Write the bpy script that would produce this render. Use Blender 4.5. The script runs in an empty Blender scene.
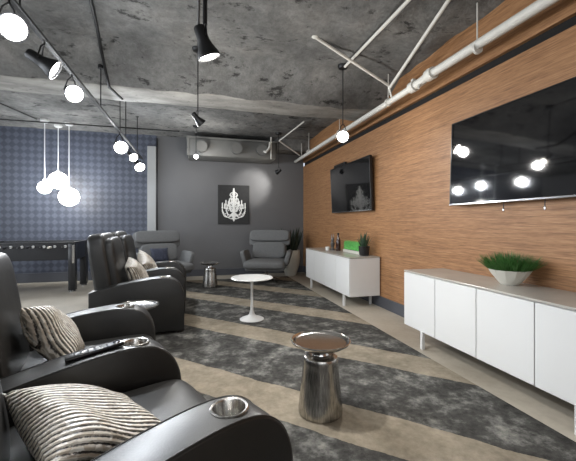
import bpy, bmesh, math, random
from mathutils import Vector, Matrix, noise
random.seed(7)
PI = math.pi
sc = bpy.context.scene
COL = sc.collection

# ------------------------------------------------------------------ materials
def lin(c):
    return tuple((x/12.92 if x <= .04045 else ((x+.055)/1.055)**2.4) for x in (v/255 for v in c))
class NT:
    def __init__(s, name):
        s.m = bpy.data.materials.new(name); s.m.use_nodes = True
        s.t = s.m.node_tree; s.b = s.t.nodes['Principled BSDF']
    def n(s, typ, **kw):
        nd = s.t.nodes.new(typ)
        for k, v in kw.items(): setattr(nd, k, v)
        return nd
    def l(s, a, b): s.t.links.new(a, b)
    def pos(s, scale=(1,1,1), rot=(0,0,0), space='Position'):
        mp = s.n('ShaderNodeMapping'); mp.inputs['Scale'].default_value = scale; mp.inputs['Rotation'].default_value = rot
        if space == 'Position':
            g = s.n('ShaderNodeNewGeometry'); s.l(g.outputs['Position'], mp.inputs['Vector'])
        else:
            g = s.n('ShaderNodeTexCoord'); s.l(g.outputs[space], mp.inputs['Vector'])
        return mp.outputs['Vector']
    def noise(s, vec, scale, detail=4, rough=.55):
        nd = s.n('ShaderNodeTexNoise'); nd.inputs['Scale'].default_value = scale
        nd.inputs['Detail'].default_value = detail; nd.inputs['Roughness'].default_value = rough
        s.l(vec, nd.inputs['Vector']); return nd.outputs['Fac']
    def ramp(s, fac, stops, interp='LINEAR'):
        r = s.n('ShaderNodeValToRGB'); r.color_ramp.interpolation = interp
        e = r.color_ramp.elements
        while len(e) < len(stops): e.new(.5)
        for i, (p, c) in enumerate(stops):
            e[i].position = p; e[i].color = (*c, 1) if len(c) == 3 else c
        s.l(fac, r.inputs['Fac']); return r.outputs['Color']
    def math(s, op, a, b=None, c=None):
        nd = s.n('ShaderNodeMath', operation=op)
        for i, v in enumerate((a, b, c)):
            if v is None: continue
            if isinstance(v, (int, float)): nd.inputs[i].default_value = v
            else: s.l(v, nd.inputs[i])
        return nd.outputs[0]
    def mix(s, fac, a, b, mode='MIX'):
        nd = s.n('ShaderNodeMix', data_type='RGBA', blend_type=mode)
        for i, v in ((0, fac), (6, a), (7, b)):
            if isinstance(v, (int, float)): nd.inputs[i].default_value = v
            elif isinstance(v, tuple): nd.inputs[i].default_value = (*v, 1)
            else: s.l(v, nd.inputs[i])
        return nd.outputs[2]
    def bump(s, h, strength=.4, dist=.01):
        bp = s.n('ShaderNodeBump'); bp.inputs['Strength'].default_value = strength; bp.inputs['Distance'].default_value = dist
        s.l(h, bp.inputs['Height']); s.l(bp.outputs['Normal'], s.b.inputs['Normal'])
    def set(s, color=None, rough=.5, metal=0, spec=.5, coat=0):
        if color is not None:
            if isinstance(color, tuple): s.b.inputs['Base Color'].default_value = (*color, 1)
            else: s.l(color, s.b.inputs['Base Color'])
        if isinstance(rough, (int, float)): s.b.inputs['Roughness'].default_value = rough
        else: s.l(rough, s.b.inputs['Roughness'])
        s.b.inputs['Metallic'].default_value = metal
        s.b.inputs['Specular IOR Level'].default_value = spec
        s.b.inputs['Coat Weight'].default_value = coat
        return s.m

def simple(name, rgb, rough=.5, metal=0, var=.08, scale=12, bump=0, bscale=None, spec=.5, coat=0):
    k = NT(name); v = k.pos(space='Object'); c = lin(rgb)
    f = k.noise(v, scale)
    col = k.ramp(f, [(.25, tuple(x*(1-var) for x in c)), (.75, tuple(min(1, x*(1+var)) for x in c))])
    if bump: k.bump(k.noise(v, bscale or scale*8, 3), bump, .004)
    return k.set(col, rough, metal, spec, coat)
def emit(name, rgb, strength):
    k = NT(name); k.b.inputs['Base Color'].default_value = (*lin(rgb), 1)
    k.b.inputs['Emission Color'].default_value = (*lin(rgb), 1); k.b.inputs['Emission Strength'].default_value = strength
    return k.m

M = {}
def build_mats():
    # rough sprayed concrete
    k = NT('rough_concrete'); v = k.pos()
    f = k.noise(v, 1.3, 8, .62); g = k.noise(v, 11, 7, .78)
    vv = k.pos(scale=(1, 1.6, 1))
    crack = k.noise(vv, 3.4, 9, .72)
    base = k.ramp(f, [(.3, lin((92,92,91))), (.5, lin((122,122,120))), (.72, lin((150,149,145)))])
    pit = k.ramp(crack, [(.37, (.15,.15,.15)), (.43, (1,1,1))])
    col = k.mix(.85, base, pit, 'MULTIPLY')
    col = k.mix(.6, col, k.ramp(g, [(.3, (.4,.4,.4)), (.65, (1.2,1.2,1.2))]), 'MULTIPLY')
    k.bump(k.math('ADD', k.math('MULTIPLY', crack, 1.6), k.math('MULTIPLY', g, .6)), .9, .035)
    M['concrete'] = k.set(col, .9, 0, .2)
    # smooth poured beam underside
    k = NT('beam_concrete'); v = k.pos(scale=(.6,1.5,1.5))
    f = k.noise(v, 2.4, 8, .65); g = k.noise(k.pos(), 14, 5, .7)
    base = k.ramp(f, [(.3, lin((112,111,108))), (.7, lin((176,174,168)))])
    col = k.mix(.7, base, k.ramp(g, [(.28, (.3,.3,.3)), (.42, (1,1,1))]), 'MULTIPLY')
    k.bump(g, .6, .012); M['beam'] = k.set(col, .85, 0, .25)
    # floor concrete
    k = NT('floor_concrete'); v = k.pos()
    f = k.noise(v, 1.1, 7, .6); g = k.noise(v, 22, 4, .6)
    col = k.ramp(f, [(.3, lin((148,140,126))), (.7, lin((184,176,162)))])
    col = k.mix(.3, col, k.ramp(g, [(.35, (.7,.7,.7)), (.6, (1,1,1))]), 'MULTIPLY')
    M['floor'] = k.set(col, .42, 0, .45)
    # carpet with diagonal bands
    k = NT('carpet_bands'); v = k.pos()
    sx = k.n('ShaderNodeSeparateXYZ'); k.l(v, sx.inputs[0])
    jit = k.math('MULTIPLY', k.math('SUBTRACT', k.noise(v, 2.2, 6, .65), .5), .12)
    s = k.math('ADD', k.math('ADD', sx.outputs[0], sx.outputs[1]), jit)
    fr = k.math('FRACT', k.math('DIVIDE', k.math('SUBTRACT', s, 2.5-1.53*6), 1.53))
    taupe = k.math('LESS_THAN', fr, .335)
    m1 = k.noise(v, 4.2, 8, .72); m2 = k.noise(k.pos(scale=(1,1.0,1), rot=(0,0,.8)), 26, 5, .7)
    m3 = k.noise(v, 140, 2, .5)
    dark = k.ramp(m1, [(.34, lin((48,47,45))), (.5, lin((72,71,68))), (.58, lin((104,103,99))), (.70, lin((142,139,131)))])
    dark = k.mix(.75, dark, k.ramp(m2, [(.3, (.35,.35,.35)), (.62, (1.2,1.2,1.2))]), 'MULTIPLY')
    tp = k.ramp(m1, [(.3, lin((108,100,87))), (.7, lin((154,144,127)))])
    tp = k.mix(.4, tp, k.ramp(m2, [(.3, (.6,.6,.6)), (.62, (1.1,1.1,1.1))]), 'MULTIPLY')
    col = k.mix(taupe, dark, tp)
    k.bump(m3, .5, .006); M['carpet'] = k.set(col, .95, 0, .1)
    # wood veneer wall
    k = NT('wood_wall')
    f1 = k.noise(k.pos(scale=(1,1.1,34)), 2.2, 7, .6); f2 = k.noise(k.pos(scale=(1,5,90)), 1.6, 5, .65)
    f3 = k.noise(k.pos(scale=(1,.6,.8)), 1.2, 3, .5)
    f = k.math('ADD', k.math('MULTIPLY', f1, .5), k.math('MULTIPLY', f2, .5))
    col = k.ramp(f, [(.32, lin((94,66,42))), (.46, lin((138,99,66))), (.56, lin((158,117,80))), (.68, lin((178,140,102)))])
    col = k.mix(.35, col, k.ramp(f3, [(.3, (.72,.72,.72)), (.7, (1.1,1.08,1.05))]), 'MULTIPLY')
    k.bump(f2, .25, .003)
    M['wood'] = k.set(col, .5, 0, .4)
    # painted grey wall
    M['grey_wall'] = simple('grey_wall_paint', (95,95,96), .55, 0, .04, 3, .12, 60)
    M['white_wall'] = simple('pale_paint', (168,170,172), .8, 0, .04, 3)
    M['base_paint'] = simple('baseboard_paint', (70,72,78), .5, 0, .05, 4)
    M['pilaster'] = simple('pilaster_paint', (150,152,152), .6, 0, .05, 3)
    # wallpaper with diamond lattice
    k = NT('diamond_wallpaper'); v = k.pos()
    sx = k.n('ShaderNodeSeparateXYZ'); k.l(v, sx.inputs[0])
    a = k.math('ADD', sx.outputs[0], sx.outputs[2]); b = k.math('SUBTRACT', sx.outputs[0], sx.outputs[2])
    P = PI/.135
    pr = k.math('MULTIPLY', k.math('SINE', k.math('MULTIPLY', a, P)), k.math('SINE', k.math('MULTIPLY', b, P)))
    nz = k.math('MULTIPLY', k.math('SUBTRACT', k.noise(v, 30, 5, .75), .5), .9)
    h = k.math('ADD', k.math('ADD', k.math('MULTIPLY', k.math('ARCTANGENT', k.math('MULTIPLY', pr, 7)), .26), .5), nz)
    col = k.ramp(h, [(.05, lin((56,60,72))), (.5, lin((66,71,84))), (.95, lin((82,88,101)))])
    k.bump(h, .25, .004)
    M['wallpaper'] = k.set(col, .48, 0, .5)
    # leather
    k = NT('black_leather'); v = k.pos(space='Object')
    f = k.noise(v, 6, 5); g = k.n('ShaderNodeTexVoronoi'); g.inputs['Scale'].default_value = 150; k.l(v, g.inputs['Vector'])
    col = k.ramp(f, [(.3, lin((26,26,25))), (.7, lin((35,34,32)))])
    k.bump(k.math('ADD', k.math('MULTIPLY', g.outputs['Distance'], .4), k.math('MULTIPLY', f, 1.2)), .12, .005)
    M['leather'] = k.set(col, k.math('ADD', .34, k.math('MULTIPLY', f, .14)), 0, .6)
    M['seam'] = simple('leather_piping', (46,45,43), .35, 0, .05, 20)
    # sequin pillow
    k = NT('sequin_fabric'); v = k.pos(space='Object')
    sx = k.n('ShaderNodeSeparateXYZ'); k.l(v, sx.inputs[0])
    wob = k.math('MULTIPLY', k.noise(v, 4, 0), 1.0)
    ph = k.math('ADD', k.math('ADD', k.math('DIVIDE', k.math('ADD', sx.outputs[1], k.math('MULTIPLY', sx.outputs[2], .7)), .021), wob), k.math('MULTIPLY', k.math('SINE', k.math('MULTIPLY', sx.outputs[0], 13)), .55))
    wf = k.math('ADD', k.math('MULTIPLY', k.math('SINE', k.math('MULTIPLY', ph, 2*PI)), .5), .5)
    d = k.n('ShaderNodeTexVoronoi'); d.inputs['Scale'].default_value = 55
    k.l(k.pos(scale=(.55,1.3,1), space='Object'), d.inputs['Vector'])
    br = k.noise(v, 30, 3)
    line = k.math('ADD', wf, k.math('MULTIPLY', k.math('SUBTRACT', k.noise(v, 90, 2), .5), .9))
    cream = k.ramp(d.outputs['Color'], [(.1, lin((196,184,166))), (.6, lin((232,223,208))), (.95, lin((250,246,236)))])
    col = k.mix(k.ramp(line, [(.06, (1,1,1)), (.27, (0,0,0))]), cream, lin((44,40,36)))
    k.bump(k.math('ADD', k.math('MULTIPLY', wf, 1.0), d.outputs['Distance']), .8, .012)
    M['sequin'] = k.set(col, .4, 0, .6)
    # metals
    M['chrome'] = simple('polished_chrome', (205,205,205), .12, 1, .03, 8)
    k = NT('hammered_metal'); v = k.pos(space='Object')
    d = k.n('ShaderNodeTexVoronoi'); d.inputs['Scale'].default_value = 60; k.l(v, d.inputs['Vector'])
    k.bump(d.outputs['Distance'], .12, .004)
    M['hammered'] = k.set(lin((205,203,200)), .14, 1, .5)
    k = NT('brushed_metal'); f = k.noise(k.pos(scale=(1,1,.02), space='Object'), 140, 2)
    M['brushed'] = k.set(k.ramp(f, [(.3, lin((140,138,134))), (.7, lin((208,206,202)))]), .26, 1)
    M['black_metal'] = simple('black_metal', (24,24,25), .4, .3, .1, 12)
    M['black_gloss'] = simple('black_plastic', (18,18,19), .28, 0, .1, 12)
    M['dark_plastic'] = simple('dark_plastic', (40,40,42), .4, 0, .1, 30)
    k = NT('tv_glass'); f = k.noise(k.pos(space='Object'), 3)
    M['screen'] = k.set(k.ramp(f, [(.3, (.004,.004,.0045)), (.7, (.006,.006,.0065))]), .05, 0, .9)
    M['white_lacquer'] = simple('white_lacquer', (206,206,204), .3, 0, .01, 3)
    M['white_top'] = simple('white_tabletop', (226,226,222), .22, 0, .05, 9)
    M['credenza_top'] = simple('pale_stone_top', (164,160,152), .25, 0, .06, 6)
    M['white_pipe'] = simple('white_pipe_paint', (206,204,196), .5, 0, .08, 14)
    M['duct'] = simple('galvanized_duct', (112,112,109), .5, .2, .12, 5)
    M['collar'] = simple('duct_collar_metal', (72,72,70), .45, .3, .12, 9)
    M['grey_fabric'] = simple('charcoal_wool', (106,107,107), .95, 0, .1, 40, .5, 240, .15)
    M['fabric_light'] = simple('grey_wool_piping', (120,122,123), .95, 0, .08, 40)
    M['dark_pillow'] = simple('navy_print_fabric', (52,56,70), .9, 0, .5, 26)
    M['pot_white'] = simple('pale_ceramic', (196,194,184), .5, 0, .06, 7)
    M['pot_black'] = simple('black_ceramic', (26,26,28), .35, 0, .1, 9)
    M['bottle'] = simple('dark_brown_glass', (48,26,20), .15, 0, .1, 9, coat=.4)
    M['pewter'] = simple('pewter', (120,122,124), .3, .9, .1, 9)
    M['soil'] = simple('dark_soil', (40,32,24), .95, 0, .3, 40)
    M['grass'] = simple('grass_green', (52,98,38), .55, 0, .45, 30)
    M['grass_light'] = simple('moss_green', (104,186,96), .6, 0, .35, 40)
    M['leaf_dark'] = simple('dark_leaf', (30,44,34), .45, 0, .35, 14)
    M['leaf_grey'] = simple('aloe_leaf', (44,66,46), .45, 0, .3, 20)
    M['canvas'] = simple('charcoal_canvas', (46,46,46), .85, 0, .18, 16, .3, 120)
    M['print'] = simple('white_print', (236,236,232), .7, 0, .06, 30)
    M['table_black'] = simple('table_black', (22,23,26), .32, 0, .1, 8)
    M['pitch'] = simple('playfield_green', (44,84,60), .6, 0, .05, 8)
    M['lamp_on'] = emit('lamp_lens', (255,250,240), 60)
    M['lamp_soft'] = emit('lamp_lens_dim', (255,250,240), 9)
    M['globe_on'] = emit('opal_globe', (255,252,246), 9)
    M['cord'] = simple('white_cord', (210,212,214), .5, 0, .03, 9)
    M['pipe_shadow'] = simple('pipe_shadow_dark', (14,12,11), .9, 0, .1, 9)  # near-black strip standing in for the pipe's shadow on the wood
build_mats()

# ------------------------------------------------------------------ mesh helpers
class MB:
    def __init__(s): s.bm = bmesh.new()
    def _x(s, verts, m):
        if m is not None: bmesh.ops.transform(s.bm, matrix=m, verts=verts)
    def box(s, x0, x1, y0, y1, z0, z1, bev=0, seg=2, m=None):
        t = bmesh.new(); bmesh.ops.create_cube(t, size=1)
        for v in t.verts:
            v.co = Vector(((x0+x1)/2+v.co.x*(x1-x0), (y0+y1)/2+v.co.y*(y1-y0), (z0+z1)/2+v.co.z*(z1-z0)))
        if bev: bmesh.ops.bevel(t, geom=list(t.edges), offset=bev, segments=seg, profile=.5, affect='EDGES')
        s.merge(t, m); return s
    def merge(s, t, m=None):
        if m is not None: bmesh.ops.transform(t, matrix=m, verts=list(t.verts))
        me = bpy.data.meshes.new('tmp'); t.to_mesh(me); t.free(); s.bm.from_mesh(me); bpy.data.meshes.remove(me)
    def tube(s, pts, r, seg=10, caps=True, m=None):
        t = bmesh.new(); pts = [Vector(p) for p in pts]; rings = []
        rs = r if isinstance(r, (list, tuple)) else [r]*len(pts)
        up = None
        for i, p in enumerate(pts):
            d = (pts[min(i+1, len(pts)-1)]-pts[max(i-1, 0)]).normalized()
            if up is None:
                up = Vector((0,0,1)) if abs(d.z) < .9 else Vector((1,0,0))
            a = d.cross(up)
            if a.length < 1e-4: a = d.cross(Vector((0,1,0)))
            a.normalize(); b = a.cross(d).normalized(); up = b
            rings.append([t.verts.new(p+(a*math.cos(2*PI*j/seg)+b*math.sin(2*PI*j/seg))*rs[i]) for j in range(seg)])
        for q, w in zip(rings, rings[1:]):
            for j in range(seg): t.faces.new((q[j], q[(j+1)%seg], w[(j+1)%seg], w[j]))
        if caps: t.faces.new(rings[0][::-1]); t.faces.new(rings[-1])
        bmesh.ops.recalc_face_normals(t, faces=list(t.faces)); s.merge(t, m); return s
    def lathe(s, prof, seg=32, c=(0,0,0), m=None):
        t = bmesh.new(); rings = []
        for r, z in prof:
            if r < 1e-5: rings.append([t.verts.new((c[0], c[1], c[2]+z))])
            else: rings.append([t.verts.new((c[0]+r*math.cos(2*PI*j/seg), c[1]+r*math.sin(2*PI*j/seg), c[2]+z)) for j in range(seg)])
        for q, w in zip(rings, rings[1:]):
            for j in range(seg):
                k = (j+1) % seg
                if len(q) == 1 and len(w) == 1: break
                if len(q) == 1: t.faces.new((q[0], w[k], w[j]))
                elif len(w) == 1: t.faces.new((q[j], q[k], w[0]))
                else: t.faces.new((q[j], q[k], w[k], w[j]))
        bmesh.ops.recalc_face_normals(t, faces=list(t.faces)); s.merge(t, m); return s
    def prism(s, poly, y0, y1, bev=0, seg=3, m=None):
        """polygon in x,z extruded along y"""
        t = bmesh.new()
        a = [t.verts.new((x, y0, z)) for x, z in poly]; b = [t.verts.new((x, y1, z)) for x, z in poly]
        n = len(poly)
        for i in range(n): t.faces.new((a[i], a[(i+1)%n], b[(i+1)%n], b[i]))
        f1 = t.faces.new(a[::-1]); f2 = t.faces.new(b)
        bmesh.ops.recalc_face_normals(t, faces=list(t.faces))
        if bev: bmesh.ops.bevel(t, geom=list(f1.edges)+list(f2.edges), offset=bev, segments=seg, profile=.5, affect='EDGES')
        s.merge(t, m); return s
    def soft(s, sx, sy, sz, e=.35, c=(0,0,0), nu=40, nv=24, m=None, ez=None):
        """rounded cushion (superellipsoid), full sizes sx sy sz"""
        t = bmesh.new(); ez = ez or e
        f = lambda w, q: math.copysign(abs(w)**q, w)
        rings = []
        for i in range(nv+1):
            ph = -PI/2+PI*i/nv; cz, szz = f(math.cos(ph), ez), f(math.sin(ph), ez)
            if i in (0, nv): rings.append([t.verts.new((c[0], c[1], c[2]+szz*sz/2))]); continue
            rings.append([t.verts.new((c[0]+f(math.cos(2*PI*j/nu), e)*cz*sx/2, c[1]+f(math.sin(2*PI*j/nu), e)*cz*sy/2, c[2]+szz*sz/2)) for j in range(nu)])
        for q, w in zip(rings, rings[1:]):
            for j in range(nu):
                k = (j+1) % nu
                if len(q) == 1: t.faces.new((q[0], w[k], w[j]))
                elif len(w) == 1: t.faces.new((q[j], q[k], w[0]))
                else: t.faces.new((q[j], q[k], w[k], w[j]))
        bmesh.ops.recalc_face_normals(t, faces=list(t.faces)); s.merge(t, m); return s
    def pillow(s, w, h, th, n=28, m=None):
        t = bmesh.new(); g = {}
        for side in (1, -1):
            for i in range(n+1):
                for j in range(n+1):
                    u, v = -1+2*i/n, -1+2*j/n
                    e = max(0, (1-u**4)*(1-v**4))
                    edge = i in (0, n) or j in (0, n)
                    if edge and side == -1: g[-1, i, j] = g[1, i, j]; continue
                    pin = 1-.10*(1-abs(v)**2)*abs(u)**3
                    pin2 = 1-.10*(1-abs(u)**2)*abs(v)**3
                    z = side*th/2*e**.55*(1+.10*math.sin(5*u+3*v*side))
                    g[side, i, j] = t.verts.new((u*w/2*pin, v*h/2*pin2, z))
        for side in (1, -1):
            for i in range(n):
                for j in range(n):
                    q = [g[side, i, j], g[side, i+1, j], g[side, i+1, j+1], g[side, i, j+1]]
                    t.faces.new(q if side == 1 else q[::-1])
        s.merge(t, m); return s
    def blade(s, base, tip, w, bend=(0,0,0), n=6, th=.25, m=None, side=None):
        """tapered leaf from base to tip with a thick V section"""
        t = bmesh.new(); base = Vector(base); tip = Vector(tip); d = tip-base
        sd = Vector(side) if side else d.cross(Vector((0,0,1)))
        if sd.length < 1e-3: sd = Vector((1,0,0))
        sd.normalize(); nr = sd.cross(d).normalized(); rings = []
        for i in range(n+1):
            f = i/n; p = base+d*f+Vector(bend)*(f*f)
            ww = w*(.55+.9*f)*(1-f)**.6 if f < 1 else 0
            ww = max(ww, w*.04)
            rings.append([t.verts.new(p+sd*ww), t.verts.new(p+nr*ww*th), t.verts.new(p-sd*ww), t.verts.new(p-nr*ww*th)])
        for a, b in zip(rings, rings[1:]):
            for j in range(4): t.faces.new((a[j], a[(j+1)%4], b[(j+1)%4], b[j]))
        t.faces.new(rings[0][::-1]); t.faces.new(rings[-1])
        bmesh.ops.recalc_face_normals(t, faces=list(t.faces)); s.merge(t, m); return s
    def build(s, name, mat, parent=None, smooth=35):
        me = bpy.data.meshes.new(name); s.bm.to_mesh(me); s.bm.free()
        me.materials.append(M[mat] if isinstance(mat, str) else mat)
        if smooth:
            me.shade_smooth(); me.set_sharp_from_angle(angle=math.radians(smooth))
        o = bpy.data.objects.new(name, me); COL.objects.link(o)
        if parent is not None: o.parent = parent
        return o
def T(x=0, y=0, z=0): return Matrix.Translation((x, y, z))
def RZ(a): return Matrix.Rotation(math.radians(a), 4, 'Z')
def RY(a): return Matrix.Rotation(math.radians(a), 4, 'Y')
def RX(a): return Matrix.Rotation(math.radians(a), 4, 'X')
def tag(o, label=None, cat=None, group=None, kind=None):
    if label: o['label'] = label
    if cat: o['category'] = cat
    if group: o['group'] = group
    if kind: o['kind'] = kind
    return o
def thing(name, label, cat, loc=(0,0,0), rz=0, group=None):
    o = bpy.data.objects.new(name, None); COL.objects.link(o); o.empty_display_size = .1
    o.location = loc; o.rotation_euler = (0, 0, math.radians(rz)); return tag(o, label, cat, group)
def struct(o): o['kind'] = 'structure'; return o
def copy_tree(o, parent=None):
    c = o.copy(); COL.objects.link(c); c.parent = parent
    for ch in list(o.children): copy_tree(ch, c)
    return c
def aim(d):
    """matrix turning local -Z to direction d"""
    return Vector(d).to_track_quat('-Z', 'Y').to_matrix().to_4x4()
def spot(name, loc, d, power, angle=60, blend=.7, color=(1,.975,.94), r=.04):
    l = bpy.data.lights.new(name, 'SPOT'); l.energy = power; l.spot_size = math.radians(angle); l.spot_blend = blend
    l.color = color; l.shadow_soft_size = r
    o = bpy.data.objects.new(name, l); COL.objects.link(o); o.matrix_world = T(*loc) @ aim(d); return o
def point(name, loc, power, color=(1,.975,.94), r=.06):
    l = bpy.data.lights.new(name, 'POINT'); l.energy = power; l.color = color; l.shadow_soft_size = r
    o = bpy.data.objects.new(name, l); COL.objects.link(o); o.location = loc; return o

# ------------------------------------------------------------------ room shell
XW, YB, ZC = 2.565, 7.95, 3.12
XL, YF = -5.2, -3.2
struct(MB().box(XL, XW+.2, YF, YB+.2, -.12, 0).build('floor', 'floor'))
cp = MB().box(-1.25, 2.0, YF+.1, 7.35, 0.0005, .009, .003, 1).build('carpet', 'carpet')
tag(cp, 'charcoal carpet with diagonal taupe bands covering the middle of the floor', 'carpet')
# ceiling: rough slab with two haunched beams
def ceil_z(x, y):
    z = ZC
    if 3.85 < y < 4.40: z = ZC-(ZC-2.80)*((y-3.85)/.55)**.75
    elif 4.40 <= y <= 4.87: z = 2.80
    elif 4.87 < y < 4.93: z = 2.80+(ZC-2.80)*(y-4.87)/.06
    if y < 3.85: z += .03*math.sin(y*1.3)
    return z
def slab(y0, y1, ny, nx, amp, name, mat):
    bm = bmesh.new(); g = []
    for j in range(ny+1):
        y = y0+(y1-y0)*j/ny; row = []
        for i in range(nx+1):
            x = XL+(XW+.2-XL)*i/nx
            n = noise.fractal(Vector((x*1.7, y*1.7, 3.1)), 1.0, 2.0, 5)
            r = noise.ridged_multi_fractal(Vector((x*2.1, y*2.4, 9)), 1.0, 2.0, 4, 1.0, 2.0)
            row.append(bm.verts.new((x, y, ceil_z(x, y)+amp*n-amp*.35*max(0, r-1.0))))
        g.append(row)
    top = [[bm.verts.new((v.co.x, v.co.y, ZC+.35)) for v in (r[0], r[-1])] for r in (g[0], g[-1])]
    for j in range(ny):
        for i in range(nx): bm.faces.new((g[j][i], g[j+1][i], g[j+1][i+1], g[j][i+1]))
    bm.faces.new((top[0][0], top[0][1], top[1][1], top[1][0]))
    bm.faces.new([*g[0], top[0][1], top[0][0]]); bm.faces.new([*g[-1][::-1], top[1][0], top[1][1]])
    bm.faces.new([top[0][0], top[1][0], *[r[0] for r in g[::-1]]]); bm.faces.new([top[1][1], top[0][1], *[r[-1] for r in g]])
    bmesh.ops.recalc_face_normals(bm, faces=list(bm.faces))
    o = MB(); o.bm.free(); o.bm = bm
    return struct(o.build(name, mat, smooth=60))
slab(YF, 4.38, 150, 150, .030, 'ceiling', 'concrete')
slab(4.38, 4.95, 24, 160, .012, 'ceiling_beam', 'beam')
slab(4.95, YB+.2, 70, 130, .022, 'ceiling_far', 'concrete')
struct(MB().box(1.78, XW, 7.45, YB, 2.86, ZC+.1, .01).build('ceiling_soffit', 'concrete'))
# right wall: veneer panels below, dark strip modelling the pipe's shadow, wood fascia above
struct(MB().box(XW+.035, XW+.2, YF, YB, 0, ZC+.3).build('wall_right_backing', 'pipe_shadow'))
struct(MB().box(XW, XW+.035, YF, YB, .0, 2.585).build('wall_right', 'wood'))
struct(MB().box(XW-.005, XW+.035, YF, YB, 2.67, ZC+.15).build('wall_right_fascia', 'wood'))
struct(MB().box(XW-.015, XW, YF, YB, 0, .155, .004, 1).build('baseboard_right', 'base_paint'))
# back wall: grey paint right of the pilaster, diamond wallpaper left of it
struct(MB().box(-.80, XW, YB, YB+.2, 0, ZC+.3).build('wall_back', 'grey_wall'))
struct(MB().box(XL, -.80, YB+.02, YB+.2, 0, ZC+.3).build('wall_back_papered', 'wallpaper'))
struct(MB().box(-.99, -.815, YB-.10, YB+.02, 0, 2.86, .006, 1).build('wall_pilaster', 'pilaster'))
struct(MB().box(-.815, -.785, YB-.045, YB, 0, 3.05, .003, 1).build('trim_1', 'black_metal'))
struct(MB().box(-.785, XW-.015, YB-.018, YB, 0, .15, .004, 1).build('baseboard_back', 'base_paint'))
struct(MB().box(XL, -.99, YB-.01, YB+.02, 0, .19, .004, 1).build('baseboard_papered', 'base_paint'))
def added_window_wall(name, wname, x0, x1, y0, y1, a0, a1, zs, zt, axis):  # unseen walls; their windows are added to let fill light in
    b = MB(); w = MB(); n = 5
    if axis == 'y':
        b.box(x0, x1, y0, y1, 0, zs).box(x0, x1, y0, y1, zt, ZC+.3).box(x0, x1, y0, a0, zs, zt).box(x0, x1, a1, y1, zs, zt)
        for i in range(n+1):
            c = a0+(a1-a0)*i/n; w.box(x0+.05, x1-.05, c-.03, c+.03, zs, zt)
        w.box(x0+.05, x1-.05, a0, a1, zs, zs+.06).box(x0+.05, x1-.05, a0, a1, zt-.06, zt)
    else:
        b.box(x0, x1, y0, y1, 0, zs).box(x0, x1, y0, y1, zt, ZC+.3).box(x0, a0, y0, y1, zs, zt).box(a1, x1, y0, y1, zs, zt)
        for i in range(n+1):
            c = a0+(a1-a0)*i/n; w.box(c-.03, c+.03, y0+.05, y1-.05, zs, zt)
        w.box(a0, a1, y0+.05, y1-.05, zs, zs+.06).box(a0, a1, y0+.05, y1-.05, zt-.06, zt)
    struct(b.build(name, 'white_wall')); struct(w.build(wname, 'black_metal'))
added_window_wall('wall_left', 'added_window_1', XL-.2, XL, YF, YB+.2, .3, 5.5, .9, 2.85, 'y')
added_window_wall('wall_rear', 'added_window_2', XL-.2, XW+.2, YF-.2, YF, -3.8, 2.0, .9, 2.85, 'x')

# ------------------------------------------------------------------ credenzas
def credenza(name, label, y0, y1):
    t = thing(name, label, 'credenza', (2.07, y0, 0), 0, 'white credenzas along the wood wall')
    L = y1-y0; n = 4
    b = MB().box(.018, .475, 0, L, .165, .70, .003, 1); b.build('body', 'white_lacquer', t)
    MB().box(-.001, .475, -.002, L+.002, .703, .72, .003, 1).build('top', 'credenza_top', t)
    w = L/n
    for i in range(n):
        MB().box(0, .0175, i*w+.003, (i+1)*w-.003, .168, .698, .002, 1).build('door', 'white_lacquer', t)
    for x, y in ((.018, .215), (.018, L-.27), (.44, .21), (.44, L-.27)):
        MB().box(x-.016, x+.016, y-.016, y+.016, 0, .166, .003, 1).build('leg', 'white_lacquer', t)
    return t
credenza('credenza', 'white four-door credenza under the large television with a bowl of grass on it', 1.20, 3.053)
cl = credenza('credenza', 'white credenza below the far television, carrying a bottle and a black pot', 4.335, 6.25)

# grass bowl
def grass_bowl():
    t = thing('grass_bowl', 'wide pale bowl of short green grass on the credenza', 'potted plant', (2.375, 2.11, .72))
    t.scale = (.84, .84, 1.0)
    prof = [(0,0), (.07,0), (.085,.01), (.155,.085), (.178,.118), (.168,.118), (.148,.09), (.05,.05), (0,.05)]
    MB().lathe(prof, 12).build('bowl', 'pot_white', t, 20)
    MB().lathe([(0,.10), (.158,.10), (.15,.085), (0,.08)], 20).build('soil', 'soil', t)
    g = MB(); rnd = random.Random(3)
    for i in range(900):
        a = rnd.random()*2*PI; r = .15*math.sqrt(rnd.random()); h = rnd.uniform(.10, .165)*(1.05-.3*(r/.15)**2)
        lean = .13*(r/.15)*rnd.uniform(.6, 1.3)
        bx, by = r*math.cos(a), r*math.sin(a); aa = a+rnd.uniform(-.7, .7)
        g.blade((bx, by, .10), (bx+lean*math.cos(aa), by+lean*math.sin(aa), .10+h), .0042, n=2, th=.5)
    tag(g.build('grass', 'grass', t), kind='stuff')
grass_bowl()
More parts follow.
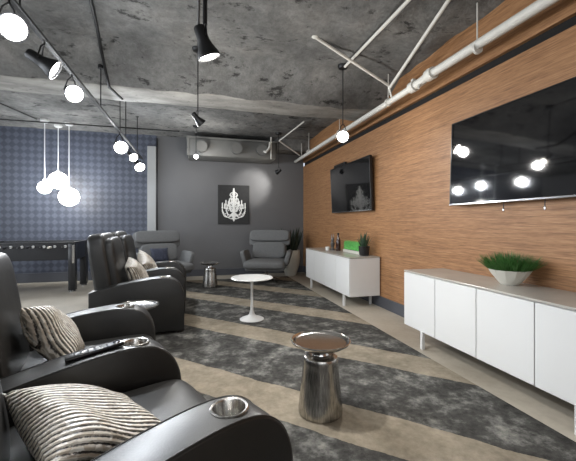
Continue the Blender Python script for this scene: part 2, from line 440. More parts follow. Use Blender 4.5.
# things on the far credenza
def aloe():
    t = thing('aloe_plant', 'spiky succulent in a small black pot on the far credenza', 'potted plant', (2.40, 4.53, .72))
    MB().lathe([(0,0), (.062,0), (.072,.02), (.08,.13), (.085,.14), (.074,.14), (.07,.12), (0,.12)], 24).build('pot', 'pot_black', t)
    rnd = random.Random(5)
    for i in range(16):
        a = i*2.4; r = .02+.035*(i/16); l = .22-.05*(i/16); k = .25+.75*(i/16)
        MB().blade((r*math.cos(a)*.6, r*math.sin(a)*.6, .115), (math.cos(a)*l*k*.75, math.sin(a)*l*k*.75, .12+l*(1.15-.55*k)), .021, bend=(0,0,.02), n=6, th=.35).build('leaf', 'leaf_grey', t)
aloe()
def moss_box():
    t = thing('moss_planter', 'long white trough of bright green grass behind the black pot', 'potted plant', (2.45, 4.98, .72))
    b = MB(); L = .30; b.box(-.05, .05, -L, L, 0, .045, .006, 1); b.build('trough', 'pot_white', t)
    MB().box(-.042, .042, -L+.01, L-.01, .043, .05).build('soil', 'soil', t)
    g = MB(); rnd = random.Random(8)
    for i in range(900):
        x = rnd.uniform(-.042, .042); y = rnd.uniform(-L+.012, L-.012)
        g.blade((x, y, .045), (x+rnd.uniform(-.02,.02), y+rnd.uniform(-.02,.02), rnd.uniform(.16,.20)), .005, n=2, th=.5)
    tag(g.build('grass', 'grass_light', t), kind='stuff')
moss_box()
t = thing('bottle', 'dark brown bottle standing on the far credenza', 'bottle', (2.38, 5.42, .72))
MB().lathe([(0,0), (.038,0), (.041,.01), (.041,.16), (.034,.20), (.016,.235), (.015,.28)], 20).build('glass', 'bottle', t)
MB().lathe([(.0165,.275), (.0175,.28), (.0175,.31), (0,.31)], 16).build('cap', 'black_gloss', t)
t = thing('figurine', 'small pewter horned figurine beside the brown bottle', 'figurine', (2.36, 5.62, .72))
MB().lathe([(0,0), (.05,0), (.05,.012), (.03,.02), (.02,.04), (.035,.09), (.04,.12), (.022,.155), (.03,.18), (.024,.205), (0,.215)], 20).build('body', 'pewter', t)
for s in (-1, 1):
    MB().tube([(0, s*.015, .195), (0, s*.04, .22), (0, s*.045, .26), (0, s*.03, .29)], [.008,.008,.006,.002], 8).build('horn', 'pewter', t)
t = thing('cup', 'small glossy white cup in front of the pewter figurine', 'cup', (2.26, 5.62, .72))
MB().lathe([(0,0), (.03,0), (.038,.06), (.034,.06), (.026,.006), (0,.006)], 20).build('cup_body', 'white_top', t)

# ------------------------------------------------------------------ televisions
def chandelier_mesh(w, h, th=.004):
    """ornate chandelier silhouette in x,z; front faces -y"""
    b = MB(); r = .008*w/.6
    def arm(pts, rr): b.tube([(x*w, 0, z*h) for x, z in pts], [q*w for q in rr], 8)
    def dot(x, z, s): b.soft(s*w, .006, s*w*1.25, 1, (x*w, 0, z*h), 12, 8)
    def spline(p, n=5):
        out = []
        for i in range(len(p)-1):
            p0, p1, p2, p3 = p[max(i-1,0)], p[i], p[i+1], p[min(i+2,len(p)-1)]
            for k in range(n):
                q = k/n
                out.append(tuple(.5*((2*p1[a])+(-p0[a]+p2[a])*q+(2*p0[a]-5*p1[a]+4*p2[a]-p3[a])*q*q+(-p0[a]+3*p1[a]-3*p2[a]+p3[a])*q**3) for a in (0,1)))
        return out+[p[-1]]
    def sp(p, a, c): 
        q = spline(p); arm(q, [a+(c-a)*i/(len(q)-1) for i in range(len(q))])
    arm([(0,.47),(0,.40),(0,.2),(0,-.2),(0,-.40),(0,-.48)], [.02,.035,.045,.05,.06,.01])
    for z, s in ((.45,.06),(.38,.09),(.30,.12),(.22,.10),(.10,.09),(-.04,.11),(-.16,.14),(-.28,.16),(-.37,.10),(-.46,.05)): dot(0, z, s)
    for s in (-1, 1):
        sp([(0,.36),(s*.10,.33),(s*.14,.27),(s*.09,.23),(s*.03,.24)], .016, .01)
        sp([(0,.12),(s*.12,.18),(s*.17,.11),(s*.12,.05)], .016, .01)
        for ex, ez, c0 in ((.16,.02,-.10),(.29,-.02,-.20),(.42,-.10,-.26)):
            sp([(0,c0),(s*ex*.45,c0-.10),(s*ex*.85,c0-.06),(s*ex,ez-.05),(s*ex,ez)], .022, .014)
            arm([(s*ex,ez),(s*ex,ez+.05),(s*ex,ez+.10),(s*ex,ez+.13),(s*ex,ez+.16)], [.032,.02,.02,.022,.004])
            dot(s*ex, ez-.09, .05); dot(s*ex, ez-.14, .03)
        sp([(0,.28),(s*.08,.12),(s*.16,-.02),(s*.30,-.16)], .009, .009)
        sp([(s*.42,-.18),(s*.30,-.32),(s*.14,-.40),(0,-.42)], .012, .012)
        sp([(s*.29,-.16),(s*.20,-.28),(s*.10,-.33),(0,-.34)], .012, .012)
        for k in range(7):
            dot(s*(.03+.012*k), .16-.055*k, .05); dot(s*(.06+.03*k), .08-.05*k, .04)
        for cx, cz in ((.09,.10),(.20,.04),(.24,-.06),(.34,-.04),(.12,-.10),(.10,.22)):
            arm([(s*cx,cz-.08),(s*cx,cz-.02),(s*cx,cz+.03),(s*cx,cz+.08)], [.03,.018,.02,.004])
        for k in range(5): dot(s*(.08+.075*k), -.40+.045*k, .035)
    bm = b.bm
    for v in bm.verts: v.co.y = v.co.y*.12
    return b
def tv(name, label, xf, y0, y1, z0, z1, tilt, kind):
    zc, yc = (z0+z1)/2, (y0+y1)/2
    t = thing(name, label, 'television', (xf, yc, zc), 0, 'wall-mounted televisions')
    t.rotation_euler = (0, math.radians(tilt), 0)
    W, H = (y1-y0)/2, (z1-z0)/2
    MB().box(.004, .045, -W, W, -H, H, .004, 2).build('casing', 'black_gloss', t)
    MB().box(-.001, .006, -W+.012, W-.012, -H+.018, H-.012, .001, 1).build('screen', 'screen', t)
    bz = MB()
    bz.box(-.003, .01, -W, W, H-.012, H, .002, 1); bz.box(-.003, .01, -W, -W+.012, -H, H, .002, 1); bz.box(-.003, .01, W-.012, W, -H, H, .002, 1)
    bz.build('bezel', 'black_gloss', t)
    MB().box(-.005, .012, -W, W, -H, -H+.016, .002, 1).build('bottom_bezel', 'chrome', t)['label'] = 'bright chrome strip along the lower edge'
    return t, W, H
t, W, H = tv('television', 'large black flat-screen television above the white credenza with grass', 2.49, 1.40, 2.88, 1.375, 2.20, 2.0, 0)
MB().box(.04, .075, -.35, .35, -.2, .2, .004, 1).build('wall_mount', 'black_metal', t)
for y in (.14, -.21):
    c = MB().tube([(.03, y, -H+.01), (.03, y, -H-.05)], .0035, 8).build('pull_cord', 'black_metal', t)
    MB().lathe([(0,0), (.007,.004), (.009,.02), (.005,.035), (0,.035)], 12, (.03, y, -H-.08)).build('bead', 'chrome', c)
t, W, H = tv('television', 'black flat-screen television on a tilting arm above the far credenza', 2.475, 4.48, 5.97, 1.385, 2.20, -2.5, 1)
MB().box(.04, .085, -.3, .3, -.15, .15, .004, 1).build('wall_mount', 'black_metal', t)
mb = MB(); mb.box(.02, .07, .15, .62, H-.01, H+.055, .006, 1); mb.build('mount_arm', 'black_metal', t)

# ------------------------------------------------------------------ artwork
t = thing('chandelier_artwork', 'charcoal canvas with a white chandelier print on the grey back wall', 'artwork', (.866, YB, 1.625))
MB().box(-.36, .36, -.035, 0, -.45, .45, .004, 1).build('canvas', 'canvas', t)
c = chandelier_mesh(.62, .80).build('chandelier_print', 'print', t); c.location = (0, -.0355, 0)

# ------------------------------------------------------------------ tables
def drum_table(label, x, y, s=1.0):
    t = thing('drum_table', label, 'side table', (x, y, .009), 0, 'hammered metal drum tables')
    body = [(0,0), (.134,0), (.139,.006), (.139,.03), (.128,.13), (.114,.27), (.109,.315), (.112,.335), (.106,.352), (.09,.362), (.066,.364), (.05,.362)]
    MB().lathe([(r*s, z) for r, z in body], 48).build('base', 'brushed', t)
    MB().lathe([(r*s, z) for r, z in [(.05,.358), (.054,.366), (.05,.378), (.05,.40), (.06,.41), (.08,.416), (.08,.42), (.04,.42)]], 40).build('neck', 'chrome', t)
    MB().lathe([(r*s, z) for r, z in [(0,.41), (.05,.405), (.10,.409), (.155,.424), (.182,.442), (.188,.455), (.183,.457), (.172,.448), (.15,.443), (0,.443)]], 56).build('tray', 'hammered', t)
    return t
drum_table('polished metal drum side table standing alone on the carpet in front of the near recliners', .765, 2.02)
drum_table('metal drum side table half hidden between the two pairs of recliners', -.50, 3.31)
drum_table('metal drum side table between the two grey lounge chairs', .27, 6.50)
t = thing('tulip_table', 'round white pedestal side table on the carpet', 'side table', (.68, 4.18, .009))
MB().lathe([(0,.495), (.12,.495), (.255,.507), (.262,.514), (.255,.52), (0,.52)], 56).build('tabletop', 'white_top', t)
MB().lathe([(0,0), (.148,0), (.15,.006), (.13,.018), (.075,.034), (.036,.06), (.02,.11), (.0155,.20), (.0145,.34), (.016,.44), (.024,.485), (.04,.498), (0,.498)], 40).build('pedestal', 'white_lacquer', t)

# ------------------------------------------------------------------ theatre recliners
def smooth_poly(p, n=6):
    out = []
    for i in range(len(p)-1):
        p0, p1, p2, p3 = p[max(i-1,0)], p[i], p[i+1], p[min(i+2,len(p)-1)]
        for k in range(n):
            q = k/n
            out.append(tuple(.5*((2*p1[a])+(-p0[a]+p2[a])*q+(2*p0[a]-5*p1[a]+4*p2[a]-p3[a])*q*q+(-p0[a]+3*p1[a]-3*p2[a]+p3[a])*q**3) for a in (0,1)))
    return out+[p[-1]]
ARM_TOP = smooth_poly([(0,.36), (-.012,.45), (-.05,.53), (-.115,.582), (-.20,.602), (-.32,.600), (-.50,.576), (-.70,.535), (-.92,.485)], 5)
def arm_z(x):
    best = min(ARM_TOP[8:], key=lambda p: abs(p[0]-x)); return best[1]
def boolean_cut(o, cutter_bm_builder):
    cut = cutter_bm_builder.build('cutter', 'leather', o.parent, 0)
    md = o.modifiers.new('cut', 'BOOLEAN'); md.operation = 'DIFFERENCE'; md.object = cut; md.solver = 'EXACT'
    dg = bpy.context.evaluated_depsgraph_get(); dg.update()
    me = bpy.data.meshes.new_from_object(o.evaluated_get(dg)); o.modifiers.remove(md)
    old = o.data; o.data = me; me.name = old.name
    bpy.data.objects.remove(cut)
    me.set_sharp_from_angle(angle=math.radians(35))
def arm(parent, m):
    """armrest with a chrome cup holder sunk in its front end"""
    W = .088
    poly = [(0,.03)]+ARM_TOP+[(-.92,.03)]
    o = MB().prism(poly, -W, W, .009, 3, m).build('armrest', 'leather', parent)
    cx, cz = -.20, .602
    boolean_cut(o, MB().lathe([(0,-.10), (.0515,-.10), (.0515,.06), (0,.06)], 32, (cx,0,cz), m))
    mm = m @ T(cx, 0, cz)
    MB().lathe([(0,-.098), (.047,-.098), (.050,-.09), (.050,.0), (.052,.004), (.058,.006), (.062,.003), (.062,-.003), (.0512,-.003), (.0512,-.0995), (0,-.0995)], 40, m=mm).build('cup_holder', 'brushed', o)
    tr = [(x, z) for x, z in ARM_TOP if x > -.90]
    for s in (-1, 1):
        MB().tube([(x-.001, s*(W-.007), z-.001) for x, z in tr], .0032, 8, m=m).build('piping', 'seam', o)
    return o
def recliner_pair(label, group, arms, bx=-.70):
    """arms: (x, y, yaw) of each armrest's front foot"""
    x0, y0, _ = arms[0]
    t = thing('theater_recliner', label, 'recliner', (x0, y0, .009), 0, group)
    ms = [T(x-x0, y-y0, 0) @ RZ(a) for x, y, a in arms]
    for m in ms: arm(t, m)
    for i in range(len(arms)-1):
        (xa, ya, aa), (xb, yb, ab) = arms[i], arms[i+1]
        m = T((xa+xb)/2-x0, (ya+yb)/2-y0, 0) @ RZ((aa+ab)/2)
        w = math.hypot(xb-xa, yb-ya)-.178
        MB().box(-.88, -.07, -w/2, w/2, .035, .30, .015, 2, m).build('seat_base', 'leather', t)
        MB().soft(.74, w+.0, .19, .22, (-.40, 0, .355), 48, 20, m, .45).build('seat', 'leather', t)
        b = MB()
        mb_ = m @ T(bx, 0, .34) @ RY(-9)
        b.soft(.20, w+.09, .84, .36, (-.10, 0, .34), 48, 30, mb_, .34)
        bo = b.build('backrest', 'leather', t)
        MB().soft(.13, w+.02, .70, .34, (.002, 0, .345), 44, 26, mb_, .36).build('back_pad', 'leather', bo)
    return t
G = 'pairs of dark leather theatre recliners'
A1, A2, A3 = (.285, 1.18, 26), (-.095, 1.888, 21), (-.28, 2.66, 8)
recliner_pair('nearest pair of dark leather theatre recliners with a remote on the middle armrest', G, [A1, A2, A3], -.76)
B1, B2, B3 = (-.115, 3.935, 3), (-.125, 4.72, 1), (-.135, 5.505, -2)
recliner_pair('farther pair of dark leather theatre recliners in front of the left grey lounge chair', G, [B1, B2, B3], -.70)
def pillow(label, arms, i, fx, fy, lift, tilt, spin, size=.43, group='sequinned cushions on the recliners'):
    (xa, ya, aa), (xb, yb, ab) = arms[i], arms[i+1]
    yaw = (aa+ab)/2
    p = T((xa+xb)/2, (ya+yb)/2, 0) @ RZ(yaw) @ T(fx, fy, lift) @ RY(tilt) @ RZ(spin)
    o = MB().pillow(size, size, .17).build('sequin_pillow', 'sequin', None, 60)
    o.matrix_world = p
    return tag(o, label, 'cushion', group)
pillow('cream sequinned cushion on the nearest recliner seat, at the bottom of the photo', [A1, A2], 0, -.48, -.01, .485, 27, 14, .47)
pillow('cream sequinned cushion behind the armrest with the remote', [A2, A3], 0, -.575, .03, .585, 56, -14, .38)
pillow('cream sequinned cushion on the nearer seat of the farther recliner pair', [B1, B2], 0, -.53, .02, .585, 60, 12, .40)
pillow('cream sequinned cushion on the farther seat of the farther recliner pair', [B2, B3], 0, -.50, .0, .59, 60, 30, .40)
# remote on the middle armrest of the near pair
t = thing('remote_control', 'black remote control lying on the middle armrest of the near recliners', 'remote control', (0,0,0))
t.matrix_world = T(A2[0], A2[1], .009) @ RZ(A2[2]) @ T(-.375, -.012, arm_z(-.375)+.0035) @ RY(-7)
MB().box(-.12, .12, -.026, .026, 0, .018, .007, 3).build('casing', 'black_gloss', t)
for i in range(6):
    for j in range(3):
        MB().lathe([(0,.0), (.0055,.0), (.0045,.0025), (0,.003)], 10, (-.08+.026*i, (j-1)*.014, .0175)).build('button', 'dark_plastic', t)
MB().lathe([(.010,0), (.017,0), (.016,.003), (.010,.003)], 20, (.09, 0, .0175)).build('button_ring', 'chrome', t)

# ------------------------------------------------------------------ lounge chairs
def lounge_chair(label, x, y, rz, dz=.0):
    """faces local -y"""
    t = thing('lounge_chair', label, 'lounge chair', (x, y, dz), rz, 'grey wing lounge chairs')
    mbk = T(0, .30, .40) @ RX(-15)
    sh = MB()
    sh.soft(.90, .10, .34, .2, (0, .08, .49), 48, 18, mbk, .3); sh.soft(.74, .10, .42, .25, (0, .08, .17), 48, 18, mbk, .3)
    sh.build('back_shell', 'grey_fabric', t)
    MB().soft(.86, .13, .25, .22, (0, .02, .535), 48, 20, mbk, .4).build('headrest', 'grey_fabric', t)
    MB().soft(.70, .13, .36, .25, (0, .0, .21), 48, 20, mbk, .4).build('back_cushion', 'grey_fabric', t)
    MB().soft(.80, .78, .17, .25, (0, -.14, .375), 48, 20, None, .5).build('seat_cushion', 'grey_fabric', t)
    MB().soft(.78, .72, .10, .25, (0, -.06, .29), 48, 16, None, .4).build('seat_shell', 'grey_fabric', t)
    for s in (-1, 1):
        m = T(s*.43, .06, .45) @ RY(s*16)
        MB().soft(.10, .56, .32, .35, (0, 0, .03), 40, 20, m, .4).build('armrest', 'grey_fabric', t)
    st = MB().lathe([(0,.24), (.05,.24), (.035,.20), (.03,.10), (.05,.06), (0,.05)], 20).build('pedestal', 'chrome', t)
    for k in range(4):
        a = PI/4+k*PI/2
        MB().tube([(.02*math.cos(a), .02*math.sin(a), .085), (.18*math.cos(a), .18*math.sin(a), .06), (.34*math.cos(a), .34*math.sin(a), .014)], [.018,.015,.012], 10).build('leg', 'chrome', t)
    return t
lounge_chair('grey wing lounge chair under the chandelier artwork beside the tall planter', 1.42, 6.85, -20, .009)
lounge_chair('grey wing lounge chair beyond the farther recliners by the pilaster', -.55, 6.85, 22, .009)
o = MB().pillow(.34, .30, .13).build('lumbar_cushion', 'dark_pillow', None, 60)
o.matrix_world = T(-.55, 6.85, .009) @ RZ(22) @ T(-.06, .12, .57) @ RX(68)
tag(o, 'small dark blue patterned cushion on the lounge chair by the pilaster', 'cushion')

# tall planter
t = thing('snake_plant', 'tall pale planter with dark spiky leaves in the back corner', 'potted plant', (2.13, 7.55, 0))
MB().lathe([(0,0), (.12,0), (.135,.02), (.19,.22), (.215,.40), (.212,.52), (.205,.58), (.19,.58), (.185,.555), (0,.55)], 40).build('planter', 'pot_white', t)
MB().lathe([(0,.565), (.187,.565), (.17,.54), (0,.53)], 24).build('soil', 'soil', t)
rnd = random.Random(11)
for i in range(40):
    a = rnd.random()*2*PI; r = .13*math.sqrt(rnd.random()); l = rnd.uniform(.30, .56); k = .15+.75*r/.13*rnd.random()
    MB().blade((r*math.cos(a), r*math.sin(a), .55), (r*math.cos(a)+k*l*.45*math.cos(a), r*math.sin(a)+k*l*.45*math.sin(a), .55+l), .040, bend=(.03*math.cos(a), .03*math.sin(a), 0), n=7, th=.18, side=(math.sin(a*3), math.cos(a*3), 0)).build('leaf', 'leaf_dark', t)

# ------------------------------------------------------------------ foosball table
def foosball():
    t = thing('foosball_table', 'black foosball table in front of the diamond wallpaper', 'game table', (-2.72, 7.05, 0))
    L, D = .70, .36
    c = MB(); z0, z1 = .56, .85
    c.box(-L, L, -D, -D+.03, z0, z1, .004, 1); c.box(-L, L, D-.03, D, z0, z1, .004, 1)
    c.box(-L, -L+.03, -D+.03, D-.03, z0, z1, .004, 1); c.box(L-.03, L, -D+.03, D-.03, z0, z1, .004, 1); c.box(-L+.03, L-.03, -D+.03, D-.03, z0, z0+.03)
    c.build('cabinet', 'table_black', t)
    r = MB(); r.box(-L-.015, L+.015, -D-.015, -D+.035, z1, z1+.022, .005, 2); r.box(-L-.015, L+.015, D-.035, D+.015, z1, z1+.022, .005, 2)
    r.box(-L-.015, -L+.035, -D+.035, D-.035, z1, z1+.022, .005, 2); r.box(L-.035, L+.015, -D+.035, D-.035, z1, z1+.022, .005, 2)
    r.build('rim', 'dark_plastic', t)
    MB().box(-L+.03, L-.03, -D+.03, D-.03, .72, .728).build('playfield', 'pitch', t)
    for sx in (-1, 1):
        for sy in (-1, 1):
            lg = MB().box(sx*(L-.045)-.055, sx*(L-.045)+.055, sy*(D-.045)-.055, sy*(D-.045)+.055, .03, .845, .006, 2).build('leg', 'table_black', t)
            MB().box(sx*(L-.045)+.005, sx*(L-.045)+.045, sy*(D-.045)-.062 if sy < 0 else sy*(D-.045)+.054, sy*(D-.045)-.054 if sy < 0 else sy*(D-.045)+.062, .50, .82, .002, 1).build('leg_plate', 'brushed', lg)
            MB().lathe([(0,0), (.055,0), (.055,.015), (.02,.02), (.02,.035), (0,.035)], 20, (sx*(L-.045), sy*(D-.045), 0)).build('leveler_foot', 'chrome', lg)
    rnd = random.Random(2)
    for i in range(8):
        x = -L+.14+i*(2*L-.28)/7; side = -1 if i % 2 == 0 else 1; z = .795; off = rnd.uniform(-.05, .05)
        rd = MB().tube([(x, -D-.17+off*0, z), (x, D+.17, z)], .008, 10).build('rod', 'chrome', t)
        MB().tube([(x, side*(D+.16), z), (x, side*(D+.19), z), (x, side*(D+.29), z)], [.012,.02,.017], 12).build('handle', 'black_gloss' if i % 3 else 'pot_white', rd)  # every third handle pale, imitating reflected highlights
        for e in (-1, 1):
            MB().tube([(x, e*(D+.001), z), (x, e*(D+.018), z)], .022, 14).build('bushing', 'white_lacquer', rd)
        n = 3 if i not in (3, 4) else 5
        for k in range(n):
            y = (k-(n-1)/2)*(.52/n)+off
            p = MB().box(x-.011, x+.011, y-.012, y+.012, z-.055, z+.02, .004, 1).lathe([(0,0), (.01,.006), (.01,.016), (0,.022)], 10, (x, y, z+.018))
            p.build('player_figure', 'white_lacquer' if i % 2 else 'pot_black', rd)
foosball()

# ------------------------------------------------------------------ globe pendants
for i, (x, y, z, r, lb) in enumerate([
    (-2.70, 7.30, 1.86, .115, 'glowing white globe pendant, smallest and leftmost of the three'),
    (-2.58, 7.60, 2.03, .165, 'glowing white globe pendant hanging highest of the three'),
    (-2.33, 7.40, 1.70, .175, 'glowing white globe pendant hanging lowest of the three')]):
    t = thing('globe_pendant', lb, 'pendant lamp', (x, y, z), 0, 'globe pendants over the foosball table')
    MB().soft(2*r, 2*r, 2*r, 1, (0,0,0), 32, 20).build('globe', 'globe_on', t)
    MB().lathe([(r*.28,r*.94), (.03,r+.03), (.012,r+.05), (0,r+.05)], 20).build('cap', 'white_lacquer', t)
    MB().tube([(0,0,r+.04), (0,0,ZC-z-.03)], .009, 8).build('cord', 'cord', t)
    MB().lathe([(0,ZC-z-.05), (.055,ZC-z-.05), (.07,ZC-z-.03), (.07,ZC-z+.02), (0,ZC-z+.02)], 24).build('canopy', 'white_lacquer', t)
    point('globe_light', (x, y, z-r-.03) if False else (x, y-r-.12, z), 16, (.86,.92,1), .1)

# ------------------------------------------------------------------ track lighting
LG = 'black track spotlights'
def spotlight(label, x, y, z, d, ztop, lens='lamp_on', power=40, ang=70, rodr=.006, canopy=True, spill=13, scale=1.1, color=(1,.975,.94)):
    """lamp head centred at x,y,z pointing along d, hung by a rod from ztop"""
    t = thing('track_spotlight', label, 'spotlight', (x, y, z), 0, LG)
    d = Vector(d).normalized(); A = aim(d); k = scale
    MB().lathe([(0,.10*k), (.026*k,.10*k), (.032*k,.09*k), (.034*k,.02*k), (.044*k,-.01*k), (.064*k,-.055*k), (.066*k,-.07*k), (.060*k,-.07*k), (.055*k,-.052*k), (0,-.045*k)], 28, m=A).build('lamp_head', 'black_metal', t)
    MB().lathe([(0,-.056*k), (.03*k,-.058*k), (.056*k,-.056*k), (.054*k,-.05*k), (0,-.05*k)], 28, m=A).build('lens', lens, t)
    top = Vector((0,0,.12*k)); p1 = A @ Vector((.045*k, 0, .03*k)); p2 = A @ Vector((-.045*k, 0, .03*k))
    MB().tube([p1, (p1+top)/2+Vector((0,0,.03)), top], .005*k, 8).tube([p2, (p2+top)/2+Vector((0,0,.03)), top], .005*k, 8).build('yoke', 'black_metal', t)
    MB().tube([(0,0,.11*k), (0,0,ztop-z)], rodr, 10).build('rod', 'black_metal', t)
    if canopy:
        MB().lathe([(0,ztop-z-.04), (.05,ztop-z-.035), (.062,ztop-z-.012), (.062,ztop-z+.015), (0,ztop-z+.015)], 24).build('canopy', 'black_metal', t)
    e = Vector((x, y, z))+d*.08*k
    if power: spot('spot_beam', e, d, power, ang, color=color)
    if spill: point('lamp_spill', Vector((x, y, z))+d*.16, spill, color)
    return t
cam = Vector((0, 0, 1.2))
def toward(p, q): return Vector(q)-Vector(p)
RZL = 2.46   # hung rail on the left
t = thing('track_rail', 'long black lighting rail hung from rods along the left of the ceiling', 'lighting rail', (-1.0, 0, RZL))
MB().box(-.018, .018, .6, 7.2, -.012, .012, .003, 1).build('rail', 'black_metal', t)
for y in (2.36, 4.15, 5.15, 5.55, 6.6):
    zt = ceil_z(-1, y)
    MB().tube([(0, y, .01), (0, y, zt-RZL+.02)], .006, 8).build('hanger_rod', 'black_metal', t)
    MB().lathe([(0,zt-RZL-.02), (.03,zt-RZL-.02), (.03,zt-RZL+.02), (0,zt-RZL+.02)], 16, (0, y, 0)).build('ceiling_plate', 'black_metal', t)
def left(label, y, d, **kw): return spotlight(label, -1.0, y, 2.443-.13*kw.get('scale', 1.1), d, RZL-.0125, canopy=False, color=(.86,.92,1), **kw)
left('bright spotlight cut by the left edge of the photo', 2.24, (.55,-.7,-.45), power=60, spill=4)
left('black spotlight with cylindrical head tipped away, lens barely lit', 2.70, (.86,.12,-.5), lens='lamp_soft', power=60, spill=4)
left('bright spotlight on the rail below the pale concrete beam at the left', 3.24, (.5,-.75,-.43), power=70, spill=5)
left('bright spotlight highest of the far cluster near the pilaster', 5.13, (.35,-.85,-.4), power=60, scale=1.4)
left('small bright spotlight in the middle of the far cluster', 6.05, (.5,-.7,-.5), power=40, scale=1.1)
left('bright spotlight lowest of the far cluster beside the pilaster', 6.72, (.4,-.7,-.55), power=50, scale=1.4)
spotlight('black flared spotlight hanging nearest from the centre of the ceiling', .06, 2.16, 2.30, (.35,.15,-.92), ceil_z(0,2.2), rodr=.014, power=70, ang=90)
spotlight('small black spotlight hanging just below the beam in the centre', .03, 3.80, 2.32, (.6,.3,-.6), ceil_z(0,3.8), lens='lamp_soft', power=30, scale=.85)
spotlight('tiny spotlight on a long rod in front of the duct', .02, 6.95, 2.52, (.0,-.9,-.4), ceil_z(0,6.9), power=25, scale=.7)
spotlight('bright spotlight hanging on a rod beside the white sprinkler pipe', 1.715, 3.77, 2.26, (-.35,-.75,-.5), ceil_z(1.7,3.77), power=60)
spotlight('small black spotlight by the duct aimed at the grey wall above the lounge chair', 1.72, 7.05, 2.30, (-.38,.9,-.22), ceil_z(1.7,7.05), lens='lamp_on', power=28, ang=60, spill=0, scale=.8)
# surface conduits feeding the canopies
t = thing('ceiling_conduit', 'white conduit with a dark tube for its shadow on the ceiling running to the bright rod lamp', 'conduit', (1.72, 0, 0))
MB().tube([(0, 1.4, 3.06), (0, 3.72, 3.06)], .016, 10).build('tube', 'white_pipe', t)
MB().tube([(.035, 1.4, 3.075), (.035, 3.74, 3.075)], .010, 8).build('shadow_tube', 'black_metal', t)  # dark tube drawn as the conduit's shadow line on the ceiling
t = thing('ceiling_conduit', 'black conduit along the middle of the ceiling to the centre lamps', 'conduit', (.03, 0, 0))
MB().tube([(0, .8, 3.09), (0, 3.78, 3.09)], .013, 10).build('tube', 'black_metal', t)
t = thing('ceiling_conduit', 'dark bent conduit crossing the ceiling above the left rail', 'conduit', (0,0,0))
MB().tube([(-.66, 2.0, 3.10), (-.75, 2.6, 3.10), (-.85, 3.2, 3.09), (-.92, 3.7, 3.09), (-.95, 3.95, 3.02), (-.96, 4.2, 2.88), (-.97, 4.4, 2.79), (-.90, 4.75, 2.785)], .016, 10).build('tube', 'black_metal', t)
t = thing('ceiling_conduit', 'thin dark conduit running across the far ceiling bay under the beam', 'conduit', (0,0,0))
MB().tube([(-4.6, 5.05, 3.02), (-1.0, 5.02, 3.02), (2.2, 4.99, 3.02)], .014, 8).build('tube', 'black_metal', t)
t = thing('ceiling_conduit', 'thin dark conduit across the ceiling just before the papered wall', 'conduit', (0,0,0))
MB().tube([(-4.6, 7.2, 3.05), (-1.0, 7.2, 3.05), (-.3, 7.2, 3.05)], .013, 8).build('tube', 'black_metal', t)
t = thing('ceiling_conduit', 'dark conduit slanting to the globe pendants', 'conduit', (0,0,0))
MB().tube([(-3.2, 5.2, 3.07), (-2.75, 7.1, 3.07)], .013, 8).build('tube', 'black_metal', t)

# ------------------------------------------------------------------ sprinkler pipe
t = thing('sprinkler_pipe', 'white sprinkler pipe running along the top of the wood wall', 'pipe', (2.35, 0, 2.72))
MB().tube([(.0, 3.25, 0), (.0, 7.90, -.03)], .036, 18).build('far_run', 'white_pipe', t)
MB().tube([(.02, -1.0, .03), (.02, 3.05, .03)], .042, 18).build('near_run', 'white_pipe', t)
cpg = MB(); cpg.tube([(.02, 2.98, .03), (.02, 3.07, .03)], .062, 18).tube([(.02, 3.05, .03), (.01, 3.16, .01), (0, 3.27, 0)], .046, 18).tube([(0, 3.25, 0), (0, 3.33, 0)], .060, 18)
for y in (3.03, 3.29): cpg.box(-.02, .02, y-.02, y+.02, .045, .085, .004, 1)
cpg.tube([(0, 3.16, .02), (-.03, 3.16, -.07)], .014, 10)
cpg.build('coupling', 'white_pipe', t)
for y, x in ((2.42, .02), (3.80, 0), (5.3, 0), (6.9, 0)):
    h = MB().tube([(x, y, .04), (x, y, .42)], .006, 8)
    h.build('hanger_rod', 'white_pipe', t)
    MB().tube([(x, y-.012, 0), (x, y+.012, 0)], .049, 18).build('clamp', 'white_pipe', t)
b = MB().tube([(1.176-2.35, 3.26, .37), (0-.06, 3.70, .17)], .016, 10); b.soft(.08,.08,.06,1,(1.176-2.35,3.26,.385),16,10); b.build('sway_brace', 'white_pipe', t)
b = MB().tube([(2.06-2.35, 2.35, .38), (-.03, 3.72, .15)], .018, 10); b.build('sway_brace', 'white_pipe', t)
MB().tube([(-.06, 3.70, .17), (0, 3.72, .03)], .012, 10).build('brace_clamp', 'white_pipe', t)
b = MB().tube([(1.72-2.35, 7.0, .22), (-.05, 7.4, .02)], .015, 10); b.build('sway_brace', 'white_pipe', t)
b = MB().tube([(1.95-2.35, 6.0, .36), (1.72-2.35, 7.0, .22)], .013, 10); b.build('sway_brace', 'white_pipe', t)
MB().tube([(0,7.42,-.02), (0,7.42,.30)], .012, 10).build('brace_clamp', 'white_pipe', t)

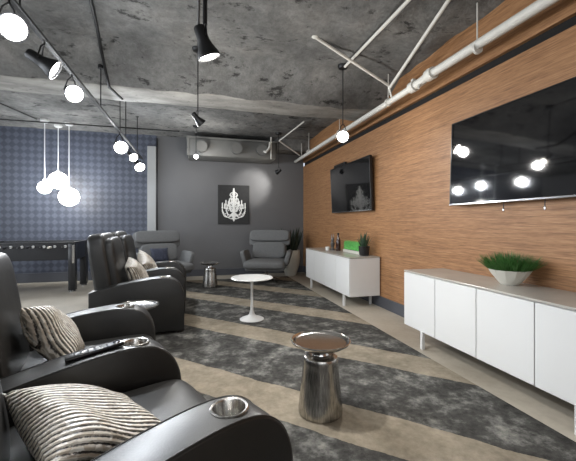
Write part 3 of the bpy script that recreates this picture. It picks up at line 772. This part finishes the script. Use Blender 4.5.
# ------------------------------------------------------------------ duct box
t = thing('air_duct', 'grey metal duct box with three round collars high on the back wall', 'duct', (.79, 7.30, 2.60))
bx = MB(); bx.box(-.93, .93, 0, .649, 0, .36, .02, 2); bx.build('duct_box', 'duct', t)
MB().box(-.96, .96, -.012, .64, .36, .40, .006, 1).build('flange', 'duct', t)
MB().box(-.95, -.90, -.014, .01, 0, .36, .004, 1).build('end_seam', 'duct', t)
for x in (-.66, .06, .60):
    c = MB().tube([(x, .01, .17), (x, -.12, .17)], .105, 28).build('collar', 'collar', t)
    MB().tube([(x, -.112, .17), (x, -.13, .17)], .116, 28).build('collar_rim', 'duct', c)
b = MB().tube([(.60, -.08, .15), (.68, -.14, .12), (.76, -.12, .22), (.78, -.10, .34)], .028, 12); b.build('elbow_pipe', 'white_pipe', t)
MB().tube([(.80, -.10, -.02), (.80, -.10, .46)], .016, 10).build('drain_pipe', 'white_pipe', t)

# ------------------------------------------------------------------ added fill light behind unseen openings, and world
w = bpy.data.worlds.new('World'); sc.world = w; w.use_nodes = True
w.node_tree.nodes['Background'].inputs[0].default_value = (.80,.88,1.0,1); w.node_tree.nodes['Background'].inputs[1].default_value = .55
def area(name, loc, d, sx, sy, power, color=(1,.97,.93)):
    l = bpy.data.lights.new(name, 'AREA'); l.shape = 'RECTANGLE'; l.size = sx; l.size_y = sy; l.energy = power; l.color = color
    o = bpy.data.objects.new(name, l); COL.objects.link(o); o.matrix_world = T(*loc) @ aim(d); return o
area('added_fill', (-.9, -3.45, 1.9), (.05, 1, -.12), 5.6, 1.9, 48, (1,.98,.96))  # added fill lamp outside the unseen rear opening
area('added_fill', (-5.45, 2.9, 1.9), (1, .1, -.1), 5.2, 1.9, 140, (.88,.93,1))  # added cool fill lamp outside the unseen left opening
# ------------------------------------------------------------------ camera
cd = bpy.data.cameras.new('camera'); co = bpy.data.objects.new('camera', cd); COL.objects.link(co)
cd.sensor_width = 36; cd.lens = 340/576*36; cd.shift_y = -7.5/576; cd.clip_start = .05
co.location = (0, 0, 1.2); co.rotation_euler = (PI/2, 0, -math.atan(93/340)); sc.camera = co
sc.view_settings.view_transform = 'Standard'; sc.view_settings.look = 'None'
sc.view_settings.exposure = .7; sc.view_settings.gamma = 1; sc.view_settings.use_curve_mapping = False
try: sc.cycles.use_denoising = True
except Exception: pass
